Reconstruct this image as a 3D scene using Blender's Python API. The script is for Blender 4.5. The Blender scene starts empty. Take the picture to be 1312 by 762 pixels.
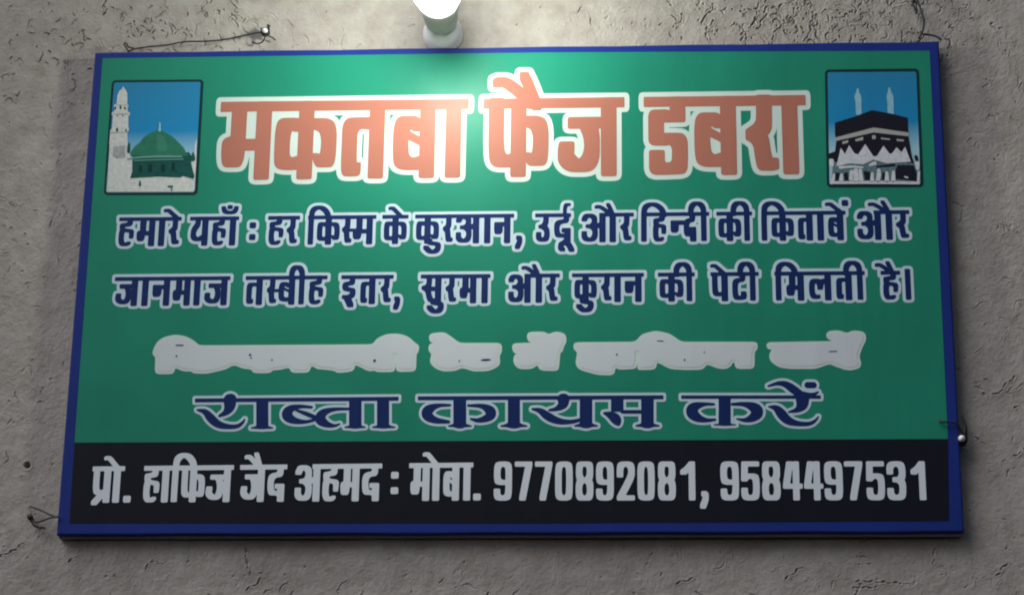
import bpy, math, random
import numpy as np
from mathutils import Vector, Euler

random.seed(11)
rng = np.random.default_rng(11)
S = bpy.context.scene
COL = S.collection

# ---------------------------------------------------------------- camera
F = 2800.0
CAM_P, CAM_R = (0.28156, -4.24017, -1.44349), (1.890879, -0.012141, 0.060386)
cam_d = bpy.data.cameras.new("camera")
cam = bpy.data.objects.new("camera", cam_d)
COL.objects.link(cam)
cam.location = CAM_P
cam.rotation_euler = CAM_R
cam_d.sensor_width = 36
cam_d.lens = F / 1312 * 36
cam_d.clip_start = 0.05
cam_d.clip_end = 100
S.camera = cam

# ---------------------------------------------------------------- dim evening sky
world = bpy.data.worlds.new("World")
S.world = world
world.use_nodes = True
nt = world.node_tree
bg = nt.nodes['Background']
sky = nt.nodes.new('ShaderNodeTexSky')
sky.sky_type = 'NISHITA'
sky.sun_disc = False
sky.sun_elevation = math.radians(45)
sky.sun_rotation = math.radians(230)
sky.dust_density = 4.0
sky.air_density = 1.0
sky.ozone_density = 1.0
nt.links.new(sky.outputs[0], bg.inputs[0])
bg.inputs[1].default_value = 0.06
sun_d = bpy.data.lights.new('sky_glow_sun', 'SUN')
sun_d.energy = 1.5
sun_d.angle = math.radians(40)
sun_d.color = (0.82, 0.90, 1.0)
sun = bpy.data.objects.new('sun', sun_d)
COL.objects.link(sun)
sun.rotation_euler = (math.radians(45), 0, math.radians(-50))
BULB_POWER = 245.0
S.view_settings.view_transform = 'Standard'
S.view_settings.look = 'None'
S.view_settings.exposure = 0.0
S.view_settings.gamma = 1.0
S.cycles.filter_width = 2.0

# ---------------------------------------------------------------- helpers
M = Euler(CAM_R).to_matrix()
C0 = Vector(CAM_P)
def at(px, py, y):
    """point on the plane at depth y that was measured at this spot of the photograph"""
    d = M @ Vector(((px - 656) / F, (381 - py) / F, -1.0))
    return C0 + d * ((y - C0.y) / d.y)

Y_FRONT = -0.030            # printed face of the sign, the wall is at y = 0
U = 0.0016                  # one drawing unit of the lettering in metres
def uv(px, py):
    p = at(px, py, Y_FRONT)
    return p.x / U, p.z / U

def link(name, me, parent=None, mat=None, **props):
    o = bpy.data.objects.new(name, me)
    COL.objects.link(o)
    if parent is not None:
        o.parent = parent
        if parent.type == 'EMPTY':
            o.matrix_parent_inverse = parent.matrix_world.inverted()
    if mat is not None and me is not None:
        me.materials.append(mat)
    for k, v in props.items():
        o[k] = v
    return o

def empty(name, loc, label, category, group=None):
    o = bpy.data.objects.new(name, None)
    o.empty_display_size = 0.02
    o.location = loc
    COL.objects.link(o)
    o.matrix_world.translation = Vector(loc)
    o['label'] = label
    o['category'] = category
    if group:
        o['group'] = group
    return o

def mesh(name, vs, fs, smooth=False):
    me = bpy.data.meshes.new(name)
    me.from_pydata([tuple(v) for v in vs], [], fs)
    if smooth:
        me.polygons.foreach_set('use_smooth', [True] * len(me.polygons))
    me.update()
    return me

def material(name, col, rough=0.6, spec=0.5, noise=0.0, nscale=40, bump=0.0, bscale=200, metal=0.0, coat=0.0, stretch=1.0):
    m = bpy.data.materials.new(name)
    m.use_nodes = True
    t = m.node_tree
    b = t.nodes['Principled BSDF']
    b.inputs['Roughness'].default_value = rough
    b.inputs['Specular IOR Level'].default_value = spec
    b.inputs['Metallic'].default_value = metal
    b.inputs['Coat Weight'].default_value = coat
    b.inputs['Coat Roughness'].default_value = 0.22
    tc = t.nodes.new('ShaderNodeTexCoord')
    n = t.nodes.new('ShaderNodeTexNoise')
    n.inputs['Scale'].default_value = nscale
    n.inputs['Detail'].default_value = 4
    t.links.new(tc.outputs['Object'], n.inputs['Vector'])
    mx = t.nodes.new('ShaderNodeMix'); mx.data_type = 'RGBA'
    t.links.new(n.outputs['Fac'], mx.inputs['Factor'])
    mx.inputs[6].default_value = (*[c * (1 - noise) for c in col], 1)
    mx.inputs[7].default_value = (*[min(1, c * (1 + noise)) for c in col], 1)
    t.links.new(mx.outputs[2], b.inputs['Base Color'])
    if bump:
        n2 = t.nodes.new('ShaderNodeTexNoise')
        n2.inputs['Scale'].default_value = bscale
        n2.inputs['Detail'].default_value = 3
        mp = t.nodes.new('ShaderNodeMapping')
        mp.inputs['Scale'].default_value = (1, 1, stretch)
        t.links.new(tc.outputs['Object'], mp.inputs['Vector'])
        t.links.new(mp.outputs[0], n2.inputs['Vector'])
        bp = t.nodes.new('ShaderNodeBump')
        bp.inputs['Strength'].default_value = 1
        bp.inputs['Distance'].default_value = bump
        t.links.new(n2.outputs['Fac'], bp.inputs['Height'])
        t.links.new(bp.outputs[0], b.inputs['Normal'])
    return m

def vinyl(name, col, noise=0.06, nscale=5):
    """printed flex vinyl: satin sheen, slightly wavy"""
    return material(name, col, rough=0.42, spec=0.13, noise=noise, nscale=nscale, bump=0.0030, bscale=9, coat=0.015, stretch=0.22)

# ---------------------------------------------------------------- materials
MAT = dict(
    green=vinyl('green_print', (0.013, 0.205, 0.132), 0.16),
    blue=vinyl('blue_print', (0.011, 0.027, 0.185), 0.18),
    black=vinyl('black_print', (0.006, 0.008, 0.014)),
    navy=vinyl('navy_print', (0.006, 0.020, 0.100)),
    outline=vinyl('pale_print', (0.52, 0.62, 0.58), 0.03),
    outline_blue=vinyl('pale_blue_outline_print', (0.47, 0.59, 0.66), 0.03),
    faded=vinyl('faded_print', (0.54, 0.58, 0.61), 0.05),
    red=vinyl('red_print', (0.37, 0.140, 0.100), 0.05),
    silver=vinyl('silver_print', (0.62, 0.66, 0.71), 0.03),
    teal=vinyl('dark_teal_print', (0.003, 0.028, 0.030)),
    stone=vinyl('stone_print', (0.52, 0.54, 0.52), 0.30, 130),
    dome=vinyl('dome_green_print', (0.022, 0.150, 0.095), 0.3, 60),
    drum=vinyl('drum_teal_print', (0.006, 0.070, 0.060), 0.6, 90),
    rim=vinyl('pale_green_print', (0.12, 0.32, 0.26)),
    cloth=vinyl('black_cloth_print', (0.010, 0.010, 0.018)),
    belt=vinyl('belt_print', (0.36, 0.36, 0.34)),
    tower=vinyl('pale_blue_print', (0.24, 0.46, 0.56), 0.25, 120),
    crowd=vinyl('grey_teal_print', (0.10, 0.17, 0.19), 0.8, 160),
    tent=vinyl('tent_print', (0.54, 0.56, 0.60), 0.3, 120),
    dome_lit=vinyl('pale_dome_print', (0.034, 0.185, 0.12), 0.3, 60),
    shade=vinyl('grey_stone_print', (0.30, 0.33, 0.32), 0.4, 130),
    metal=material('grey_metal', (0.34, 0.32, 0.40), rough=0.5, noise=0.2, metal=0.3, bump=0.0004),
    wire=material('black_wire', (0.012, 0.011, 0.010), rough=0.55, noise=0.3, nscale=200),
    nail=material('rusty_black_iron', (0.018, 0.014, 0.012), rough=0.6, noise=0.4, nscale=300, bump=0.0004),
    white=material('white_plastic', (0.75, 0.75, 0.78), rough=0.4, noise=0.05),
    holder=material('grey_holder_plastic', (0.55, 0.56, 0.55), rough=0.45, noise=0.08, bump=0.0002),
)
def sky_print():
    m = vinyl('sky_print', (0.005, 0.12, 0.30))
    t = m.node_tree
    b = t.nodes['Principled BSDF']
    tc = t.nodes.new('ShaderNodeTexCoord')
    sp = t.nodes.new('ShaderNodeSeparateXYZ')
    t.links.new(tc.outputs['Generated'], sp.inputs[0])
    r = t.nodes.new('ShaderNodeValToRGB')
    e = r.color_ramp.elements
    e[0].position = 0.30; e[0].color = (0.30, 0.50, 0.58, 1)
    e[1].position = 1.0; e[1].color = (0.02, 0.19, 0.36, 1)
    k = r.color_ramp.elements.new(0.55); k.color = (0.010, 0.21, 0.44, 1)
    t.links.new(sp.outputs['Z'], r.inputs[0])
    t.links.new(r.outputs[0], b.inputs['Base Color'])
    return m
MAT['sky'] = sky_print()

# ---------------------------------------------------------------- wall
def smooth_noise(x, z, cell, seed):
    r = np.random.default_rng(seed)
    g = r.random((512, 512))
    fx, fz = x / cell + 200.37, z / cell + 200.71
    ix, iz = np.floor(fx).astype(int), np.floor(fz).astype(int)
    tx, tz = fx - ix, fz - iz
    tx = tx * tx * (3 - 2 * tx); tz = tz * tz * (3 - 2 * tz)
    a = g[ix % 512, iz % 512]; b = g[(ix + 1) % 512, iz % 512]
    c = g[ix % 512, (iz + 1) % 512]; d = g[(ix + 1) % 512, (iz + 1) % 512]
    return (a * (1 - tx) + b * tx) * (1 - tz) + (c * (1 - tx) + d * tx) * tz - 0.5

def build_wall():
    st = 0.0014
    def axis(lo, hi, far):
        core = np.arange(lo, hi, st)
        out = []
        s, p = st, hi
        while p < far:
            s *= 1.25; p += s; out.append(p)
        low = []
        s, p = st, lo
        while p > -far:
            s *= 1.25; p -= s; low.append(p)
        return np.concatenate([np.array(low[::-1]), core, np.array(out)])
    xs = axis(-1.12, 1.12, 5.0)
    zs = axis(-0.70, 0.70, 4.0)
    X, Z = np.meshgrid(xs, zs, indexing='ij')
    H = 0.0060 * smooth_noise(X, Z, 0.34, 1) + 0.0026 * smooth_noise(X, Z, 0.11, 2)
    H += 0.0010 * smooth_noise(X, Z, 0.035, 3) + 0.0006 * smooth_noise(X, Z, 0.012, 4)
    H += 0.0007 * smooth_noise(X, Z, 0.005, 5)
    x0, z0 = xs[0], zs[0]
    ci = np.searchsorted(xs, -1.12); cj = np.searchsorted(zs, -0.70)
    def stamp(x, z, r, d, lip):
        i0 = ci + int((x + 1.12) / st); j0 = cj + int((z + 0.70) / st)
        w = int(3 * r / st) + 2
        i1, i2, j1, j2 = max(i0 - w, 0), min(i0 + w, len(xs)), max(j0 - w, 0), min(j0 + w, len(zs))
        if i1 >= i2 or j1 >= j2:
            return
        dx = X[i1:i2, j1:j2] - x; dz = Z[i1:i2, j1:j2] - z
        q = np.sqrt(dx * dx + dz * dz) / r
        G[i1:i2, j1:j2] = np.maximum(G[i1:i2, j1:j2], d * np.exp(-q ** 3))
        L[i1:i2, j1:j2] = np.maximum(L[i1:i2, j1:j2], lip * np.exp(-((q - 1.7) / 0.6) ** 2))
    G = np.zeros_like(H); L = np.zeros_like(H)
    def worm(x, z, ang, n, curl, r, d, lip):
        k = curl * random.uniform(0.3, 1) * random.choice((-1, 1))
        for i in range(n):
            t = i / max(n - 1, 1)
            f = 1 - abs(2 * t - 1) ** 3
            stamp(x, z, r * (0.5 + 0.5 * f), d * (0.35 + 0.65 * f), lip)
            x += math.cos(ang) * 0.0019; z += math.sin(ang) * 0.0019
            ang += k + random.gauss(0, 0.24)
            if random.random() < 0.05:
                k = -k
    # trowel and worm marks of the rough plaster, in clusters: (x, z, spread x, spread z, how many, main direction, curl)
    zones = [(-0.95, 0.55, 0.20, 0.10, 110, 1.2, 0.18), (-0.55, 0.56, 0.22, 0.06, 110, 1.0, 0.2),
             (-0.74, 0.60, 0.15, 0.06, 60, 1.3, 0.25),
             (0.45, 0.56, 0.12, 0.05, 46, 1.2, 0.2), (0.62, 0.58, 0.10, 0.05, 150, 1.2, 0.24), (0.80, 0.57, 0.12, 0.06, 150, 1.3, 0.26),
             (0.30, 0.58, 0.12, 0.06, 34, 1.0, 0.2),
             (0.98, 0.45, 0.10, 0.10, 45, 0.9, 0.12), (1.02, 0.15, 0.09, 0.18, 42, 0.5, 0.1),
             (1.03, -0.18, 0.09, 0.18, 38, 0.5, 0.1), (1.03, -0.45, 0.10, 0.12, 45, 0.3, 0.08),
             (0.75, -0.60, 0.25, 0.05, 45, 0.5, 0.1), (0.20, -0.60, 0.30, 0.05, 36, 0.8, 0.14),
             (-0.40, -0.60, 0.35, 0.05, 45, 0.8, 0.14), (-1.0, -0.45, 0.10, 0.15, 40, 0.9, 0.12),
             (-1.0, -0.10, 0.08, 0.2, 50, 0.7, 0.14), (-0.98, 0.22, 0.08, 0.18, 55, 0.6, 0.16)]
    for zx, zz, sx, sz, n, mainang, curl in zones:
        deep = 1.0 if zz > 0.5 else 0.6
        for _ in range(n):
            cx, cz, ca = random.gauss(zx, sx), random.gauss(zz, sz), random.gauss(mainang, 0.6)
            for _k in range(random.choice((1, 1, 1, 2, 3))):      # marks often come as nested strokes
                worm(cx + random.gauss(0, .006), cz + random.gauss(0, .006), ca + random.gauss(0, .4),
                     int(random.choice((2, 3, 4, 6, 8, 12, 20))), curl, random.uniform(0.0009, 0.0019),
                     deep * random.uniform(0.0012, 0.0055), random.uniform(0.0002, 0.0010))
    # pits
    for _ in range(500):
        stamp(random.uniform(-1.15, 1.15), random.uniform(-0.72, 0.72), random.uniform(0.0015, 0.003),
              random.uniform(0.0008, 0.0025), 0.0002)
    # marks that can be picked out in the photograph
    for path in ([(170.8, 28.0), (175.6, 39.2), (179.6, 46.4)],
                 [(179.6, 46.4), (188.4, 37.6)],
                 [(230.0, 35.2), (238.0, 36.8), (244.4, 44.0), (246.5, 47.2)],
                 [(297.3, 24.8), (302.1, 31.2), (304.9, 35.2)],
                 [(304.5, 20.8), (313.3, 27.2)],
                 [(190.0, 40.8), (198.0, 34.4)],
                 [(204.4, 27.2), (210.8, 28.0), (214.0, 36.0)],
                 [(234.8, 42.4), (239.6, 48.8)],
                 [(1271.9, 502.8), (1280.6, 504.4), (1286.1, 494.2), (1301.8, 481.6)],
                 [(1298.7, 583.9), (1309.7, 579.2)],
                 [(1259.3, 503.6), (1265.6, 506.0)],
                 [(1260.9, 483.9), (1267.2, 486.3)],
                 [(1300.2, 520.9), (1307.3, 520.9)],
                 [(1249.8, 560.3), (1264.0, 569.8)],
                 [(915.1, 26.5), (906.0, 36.6), (905.1, 43.9), (906.9, 53.0)],
                 [(948.0, 14.6), (970.0, 11.0), (975.5, 0.9)],
                 [(970.0, 11.0), (966.3, 36.6)],
                 [(1018.5, 11.0), (1012.1, 27.4), (995.6, 36.6), (988.3, 51.2)],
                 [(1059.6, 12.8), (1042.2, 21.9), (1038.6, 36.6), (1035.8, 47.6), (1026.7, 53.0)],
                 [(981.9, 0.0), (979.1, 21.9), (971.8, 36.6)],
                 [(874.9, 18.3), (872.1, 27.4), (862.1, 34.8)],
                 [(949.9, 43.9), (960.8, 39.3)],
                 [(949.9, 51.2), (955.4, 46.6)],
                 [(1020.3, 3.7), (1024.9, 16.5)],
                 [(993.8, 18.3), (1000.2, 7.3), (1012.1, 3.7)],
                 [(907.8, 16.5), (915.1, 13.7)],
                 [(0.0, 713.4), (17.1, 705.7), (30.5, 696.2)],
                 [(89.6, 719.1), (97.2, 713.4)],
                 [(186.7, 728.6), (196.3, 717.2)],
                 [(316.3, 755.3), (331.6, 745.7), (337.3, 736.2)],
                 [(314.4, 701.9), (318.2, 732.4)],
                 [(1007.5, 740.5), (1029.1, 725.0)],
                 [(868.2, 746.6), (889.9, 740.5)],
                 [(1276.7, 737.4), (1292.2, 718.8)],
                 [(1097.2, 743.5), (1156.0, 746.6)],
                 [(1094.1, 752.8), (1125.1, 751.6)],
                 [(1196.2, 721.9), (1198.1, 700.2)]):
        pts = [at(px, py, 0.0) for px, py in path]
        for a, b in zip(pts, pts[1:]):
            n = max(2, int((b - a).length / 0.0014))
            wv = random.uniform(0, 6)
            for i in range(n):
                p = a.lerp(b, i / n)
                k_ = 0.55 + 0.45 * math.sin(wv + i * 0.55) * math.sin(wv + i * 0.21)
                stamp(p.x + .0016 * math.sin(wv + i * .33), p.z + .0016 * math.cos(wv + i * .41), 0.0012 + 0.0008 * k_, 0.0052 * k_, 0.0010)
    hole = at(35, 596, 0.0)
    stamp(hole.x, hole.z, 0.0055, 0.014, 0.0008)
    Yv = -(H - G + L)
    n, m = X.shape
    co = np.stack([X, Yv, Z], -1).reshape(-1, 3).astype(np.float32)
    idx = np.arange(n * m).reshape(n, m)
    q = np.stack([idx[:-1, :-1], idx[1:, :-1], idx[1:, 1:], idx[:-1, 1:]], -1).reshape(-1, 4)
    # behind the board, where nothing of the relief can be seen, the wall is a plain patch
    xm, zm = X[:-1, :-1], Z[:-1, :-1]
    keep = ~((np.abs(xm) < 0.80) & (np.abs(zm) < 0.42)).reshape(-1)
    q = q[keep]
    k0 = len(co)
    co = np.concatenate([co, np.array([(-.803, 0.001, -.423), (.803, 0.001, -.423), (.803, 0.001, .423), (-.803, 0.001, .423)], np.float32)])
    q = np.concatenate([q, np.array([[k0, k0 + 1, k0 + 2, k0 + 3]])])
    me = bpy.data.meshes.new('wall')
    me.vertices.add(len(co)); me.vertices.foreach_set('co', co.ravel())
    me.loops.add(q.size); me.loops.foreach_set('vertex_index', q.ravel().astype(np.int32))
    me.polygons.add(len(q))
    me.polygons.foreach_set('loop_start', np.arange(0, q.size, 4, dtype=np.int32))
    me.polygons.foreach_set('use_smooth', np.ones(len(q), bool))
    me.update(calc_edges=True)
    m_ = bpy.data.materials.new('rough_plaster')
    m_.use_nodes = True
    t = m_.node_tree; b = t.nodes['Principled BSDF']
    b.inputs['Roughness'].default_value = 0.95
    b.inputs['Specular IOR Level'].default_value = 0.2
    tc = t.nodes.new('ShaderNodeTexCoord')
    def noise(scale, det, rough=0.55):
        nn = t.nodes.new('ShaderNodeTexNoise'); nn.inputs['Scale'].default_value = scale
        nn.inputs['Detail'].default_value = det; nn.inputs['Roughness'].default_value = rough
        t.links.new(tc.outputs['Object'], nn.inputs['Vector']); return nn
    big, mid, fine = noise(3.0, 4), noise(22, 5, 0.65), noise(260, 3)
    r1 = t.nodes.new('ShaderNodeValToRGB')
    r1.color_ramp.elements[0].position = 0.32; r1.color_ramp.elements[0].color = (0.345, 0.318, 0.290, 1)
    r1.color_ramp.elements[1].position = 0.68; r1.color_ramp.elements[1].color = (0.425, 0.402, 0.362, 1)
    t.links.new(big.outputs['Fac'], r1.inputs[0])
    r2 = t.nodes.new('ShaderNodeValToRGB')
    r2.color_ramp.elements[0].position = 0.30; r2.color_ramp.elements[0].color = (0.78, 0.75, 0.73, 1)
    r2.color_ramp.elements[1].position = 0.60; r2.color_ramp.elements[1].color = (1, 1, 1, 1)
    t.links.new(mid.outputs['Fac'], r2.inputs[0])
    mx = t.nodes.new('ShaderNodeMix'); mx.data_type = 'RGBA'; mx.blend_type = 'MULTIPLY'
    mx.inputs['Factor'].default_value = 1
    t.links.new(r1.outputs[0], mx.inputs[6]); t.links.new(r2.outputs[0], mx.inputs[7])
    t.links.new(mx.outputs[2], b.inputs['Base Color'])
    bp = t.nodes.new('ShaderNodeBump'); bp.inputs['Distance'].default_value = 0.0012
    t.links.new(fine.outputs['Fac'], bp.inputs['Height'])
    bp2 = t.nodes.new('ShaderNodeBump'); bp2.inputs['Distance'].default_value = 0.0022
    t.links.new(mid.outputs['Fac'], bp2.inputs['Height'])
    t.links.new(bp.outputs[0], bp2.inputs['Normal'])
    t.links.new(bp2.outputs[0], b.inputs['Normal'])
    o = link('wall', me, None, m_, kind='structure')
    o['label'] = 'rough grey plaster wall with worm-like trowel marks behind the shop sign'
build_wall()

# ---------------------------------------------------------------- sign body
CORN = [(121.5, 67.3), (1203, 52.9), (1235.5, 681.5), (72, 685)]
sc = [at(x, y, Y_FRONT) for x, y in CORN]
sign_c = sum(sc, Vector()) / 4
sign = empty('shop_sign', (sign_c.x, 0, min(p.z for p in sc)),
             'large green printed shop sign board with blue border, orange Hindi title and two phone numbers', 'sign')

def slab(name, corners, y_front, y_back, bevel, mat, parent, segs=4, sub=24):
    """block with rounded front edges that follows four corners; corners as (x, z), clockwise from top left"""
    n = sub
    ring = []
    for k in range(4):
        a, b = Vector(corners[k]), Vector(corners[(k + 1) % 4])
        for i in range(n):
            ring.append((a.lerp(b, i / n), k, i))
    cen = sum((Vector(c) for c in corners), Vector((0, 0))) / 4
    vs, fs = [], []
    def inset(p, k, i, d):
        a, b = Vector(corners[k]), Vector(corners[(k + 1) % 4])
        e = (b - a).normalized(); nrm = Vector((e.y, -e.x))
        if (cen - a).dot(nrm) < 0: nrm = -nrm
        q = p + nrm * d
        if i == 0:
            z = Vector(corners[k - 1]); e0 = (a - z).normalized(); n0 = Vector((e0.y, -e0.x))
            if (cen - a).dot(n0) < 0: n0 = -n0
            q = q + n0 * d
        return q
    rows = [(0, y_back)] + [(bevel * (1 - math.cos(t * math.pi / 2 / segs)), y_front + bevel * (1 - math.sin(t * math.pi / 2 / segs))) for t in range(segs + 1)]
    for d, y in rows:
        for p, k, i in ring:
            q = inset(p, k, i, d)
            wob = 0.0006 * math.sin(q.x * 21 + k) if d < bevel * 0.9 else 0
            vs.append((q.x, y, q.y + wob))
    N = len(ring)
    for r in range(len(rows) - 1):
        for i in range(N):
            fs.append((r * N + i, r * N + (i + 1) % N, (r + 1) * N + (i + 1) % N, (r + 1) * N + i))
    fs.append(tuple(range((len(rows) - 1) * N, len(rows) * N)))
    fs.append(tuple(range(N))[::-1])
    me = mesh(name, vs, fs)
    return link(name, me, parent, mat)

c2 = [(p.x, p.z) for p in sc]
slab('blue_border_sheet', c2, Y_FRONT, -0.018, 0.004, MAT['blue'], sign)

def bar_between(name, a, b, w, d, y, mat, parent):
    """square tube from a to b in the wall plane, w wide, d deep, centred at depth y"""
    a, b = Vector((a[0], y, a[1])), Vector((b[0], y, b[1]))
    e = (b - a).normalized(); n = Vector((-e.z, 0, e.x)); o = Vector((0, 1, 0))
    prof = []
    bv = min(w, d) * 0.18
    for sx, sy in ((-1, -1), (1, -1), (1, 1), (-1, 1)):
        if sx * sy > 0:
            prof += [(sx * (w / 2 - bv), sy * d / 2), (sx * w / 2, sy * (d / 2 - bv))][::(1)]
        else:
            prof += [(sx * w / 2, sy * (d / 2 - bv)), (sx * (w / 2 - bv), sy * d / 2)]
    prof.sort(key=lambda q: math.atan2(q[1], q[0]))
    vs = [a + n * px + o * py for px, py in prof] + [b + n * px + o * py for px, py in prof]
    k = len(prof)
    fs = [(i, (i + 1) % k, k + (i + 1) % k, k + i) for i in range(k)] + [tuple(range(k))[::-1], tuple(range(k, 2 * k))]
    return link(name, mesh(name, vs, fs), parent, mat)

def off(p, dx, dz): return (p[0] + dx, p[1] + dz)
w = 0.018
bar_between('frame_rail', off(c2[0], 0.002, -0.011), off(c2[1], -0.002, -0.011), w, 0.0145, -0.0105, MAT['metal'], sign)
bar_between('frame_rail', off(c2[3], 0.002, 0.0050), off(c2[2], -0.002, 0.0050), w, 0.0145, -0.0105, MAT['metal'], sign)
bar_between('frame_rail', off(c2[0], 0.012, -0.0205), off(c2[3], 0.012, 0.017), w, 0.0145, -0.0105, MAT['metal'], sign)
bar_between('frame_rail', off(c2[1], -0.012, -0.0205), off(c2[2], -0.012, 0.017), w, 0.0145, -0.0105, MAT['metal'], sign)

LAY = 0.00035
def flat(name, pts_px, layer, mat, parent=None):
    y = Y_FRONT - LAY * layer
    vs = []
    for px, py in pts_px:
        p = at(px, py, Y_FRONT)
        vs.append((p.x, y, p.z))
    me = mesh(name, vs, [tuple(range(len(vs)))])
    if me.polygons[0].normal.y > 0:
        me.flip_normals()
    return link(name, me, parent or sign, mat)

flat('green_field', [(131.5, 75), (700, 67.5), (1191, 65.5), (1202, 300), (1214.5, 562), (700, 564.2), (95.5, 566.6), (115, 300)], 1, MAT['green'])
flat('black_strip', [(95.5, 566.7), (700, 564.3), (1214.5, 562.1), (1216, 667), (700, 670), (89, 670)], 1, MAT['black'])

# ---------------------------------------------------------------- flat print: strokes -> field -> mesh
G_ = 0.5
class Field:
    """strokes and filled outlines drawn on a fine grid, cut out at their edge as one flat mesh"""
    def __init__(s, u0, u1, v0, v1, grow=0.0):
        s.u0, s.v0 = u0, v0
        s.nu, s.nv = int((u1 - u0) / G_) + 2, int((v1 - v0) / G_) + 2
        s.A = np.full((s.nu, s.nv), 9.0)
        s.grow = grow
        s.gu = s.u0 + np.arange(s.nu) * G_
        s.gv = s.v0 + np.arange(s.nv) * G_
    def dab(s, u, v, a, b, p=4.0):
        a += s.grow; b += s.grow
        if s.grow: p = 2.0 + (p - 2.0) * 0.35
        i0 = max(int((u - a - 1.5 - s.u0) / G_), 0); i1 = min(int((u + a + 1.5 - s.u0) / G_) + 2, s.nu)
        j0 = max(int((v - b - 1.5 - s.v0) / G_), 0); j1 = min(int((v + b + 1.5 - s.v0) / G_) + 2, s.nv)
        if i1 <= i0 or j1 <= j0: return
        dx = np.abs(s.gu[i0:i1, None] - u) / a; dy = np.abs(s.gv[None, j0:j1] - v) / b
        f = ((dx ** p + dy ** p) ** (1 / p) - 1) * min(a, b)
        s.A[i0:i1, j0:j1] = np.minimum(s.A[i0:i1, j0:j1], f)
    def stroke(s, pts, p=4.0):
        """pts: (u, v, a, b)"""
        pts = [tuple(q) for q in pts]
        if len(pts) == 1:
            s.dab(*pts[0], p=p); return
        if len(pts) > 2:
            for _ in range(2):
                o = [pts[0]]
                for q, r in zip(pts, pts[1:]):
                    o.append(tuple(.75 * x + .25 * y for x, y in zip(q, r)))
                    o.append(tuple(.25 * x + .75 * y for x, y in zip(q, r)))
                o.append(pts[-1]); pts = o
        for q, r in zip(pts, pts[1:]):
            n = max(1, int(math.hypot(r[0] - q[0], r[1] - q[1]) / 0.55))
            for i in range(n + 1):
                t = i / n
                s.dab(*[x + (y - x) * t for x, y in zip(q, r)], p=p)
    def poly(s, pts, round_=0.0):
        P = np.array(pts, float)
        X, Y = np.meshgrid(s.gu, s.gv, indexing='ij')
        d = np.full(X.shape, 1e9); ins = np.zeros(X.shape, bool)
        for (x0, y0), (x1, y1) in zip(P, np.roll(P, -1, 0)):
            ex, ey = x1 - x0, y1 - y0
            t = np.clip(((X - x0) * ex + (Y - y0) * ey) / max(ex * ex + ey * ey, 1e-9), 0, 1)
            d = np.minimum(d, (X - x0 - t * ex) ** 2 + (Y - y0 - t * ey) ** 2)
            c = ((y0 > Y) != (y1 > Y)) & (X < (x1 - x0) * (Y - y0) / (y1 - y0 + 1e-12) + x0)
            ins ^= c
        d = np.sqrt(d) * np.where(ins, -1, 1) - round_ - s.grow
        s.A = np.minimum(s.A, d)
    def cut(s):
        s.A = -np.minimum(-s.A, 9)
        A = s.A
        I = A < 0
        corners = [I[:-1, :-1], I[1:, :-1], I[1:, 1:], I[:-1, 1:]]
        cnt = sum(c.astype(int) for c in corners)
        vs, fs = [], []
        def P(i, j): return (s.u0 + i * G_, s.v0 + j * G_)
        for j in range(s.nv - 1):
            full = np.concatenate([[0], (cnt[:, j] == 4).astype(int), [0]])
            d = np.diff(full)
            for a, b in zip(np.where(d == 1)[0], np.where(d == -1)[0]):
                k = len(vs); vs += [P(a, j), P(b, j), P(b, j + 1), P(a, j + 1)]
                fs.append((k, k + 1, k + 2, k + 3))
        offs = ((0, 0), (1, 0), (1, 1), (0, 1))
        for i, j in zip(*np.where((cnt > 0) & (cnt < 4))):
            val = [A[i + a, j + b] for a, b in offs]
            k = len(vs); m = 0
            for q in range(4):
                r = (q + 1) % 4
                if val[q] < 0:
                    vs.append(P(i + offs[q][0], j + offs[q][1])); m += 1
                if (val[q] < 0) != (val[r] < 0):
                    t = val[q] / (val[q] - val[r])
                    vs.append(P(i + offs[q][0] + t * (offs[r][0] - offs[q][0]), j + offs[q][1] + t * (offs[r][1] - offs[q][1]))); m += 1
            if m > 2: fs.append(tuple(range(k, k + m)))
            else: del vs[k:]
        return vs, fs
    def build(s, name, layer, mat, parent):
        vs, fs = s.cut()
        y = Y_FRONT - LAY * layer
        me = mesh(name, [(u * U, y, v * U) for u, v in vs], fs)
        if len(me.polygons) and me.polygons[0].normal.y > 0:
            me.flip_normals()
        return link(name, me, parent, mat)

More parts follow.
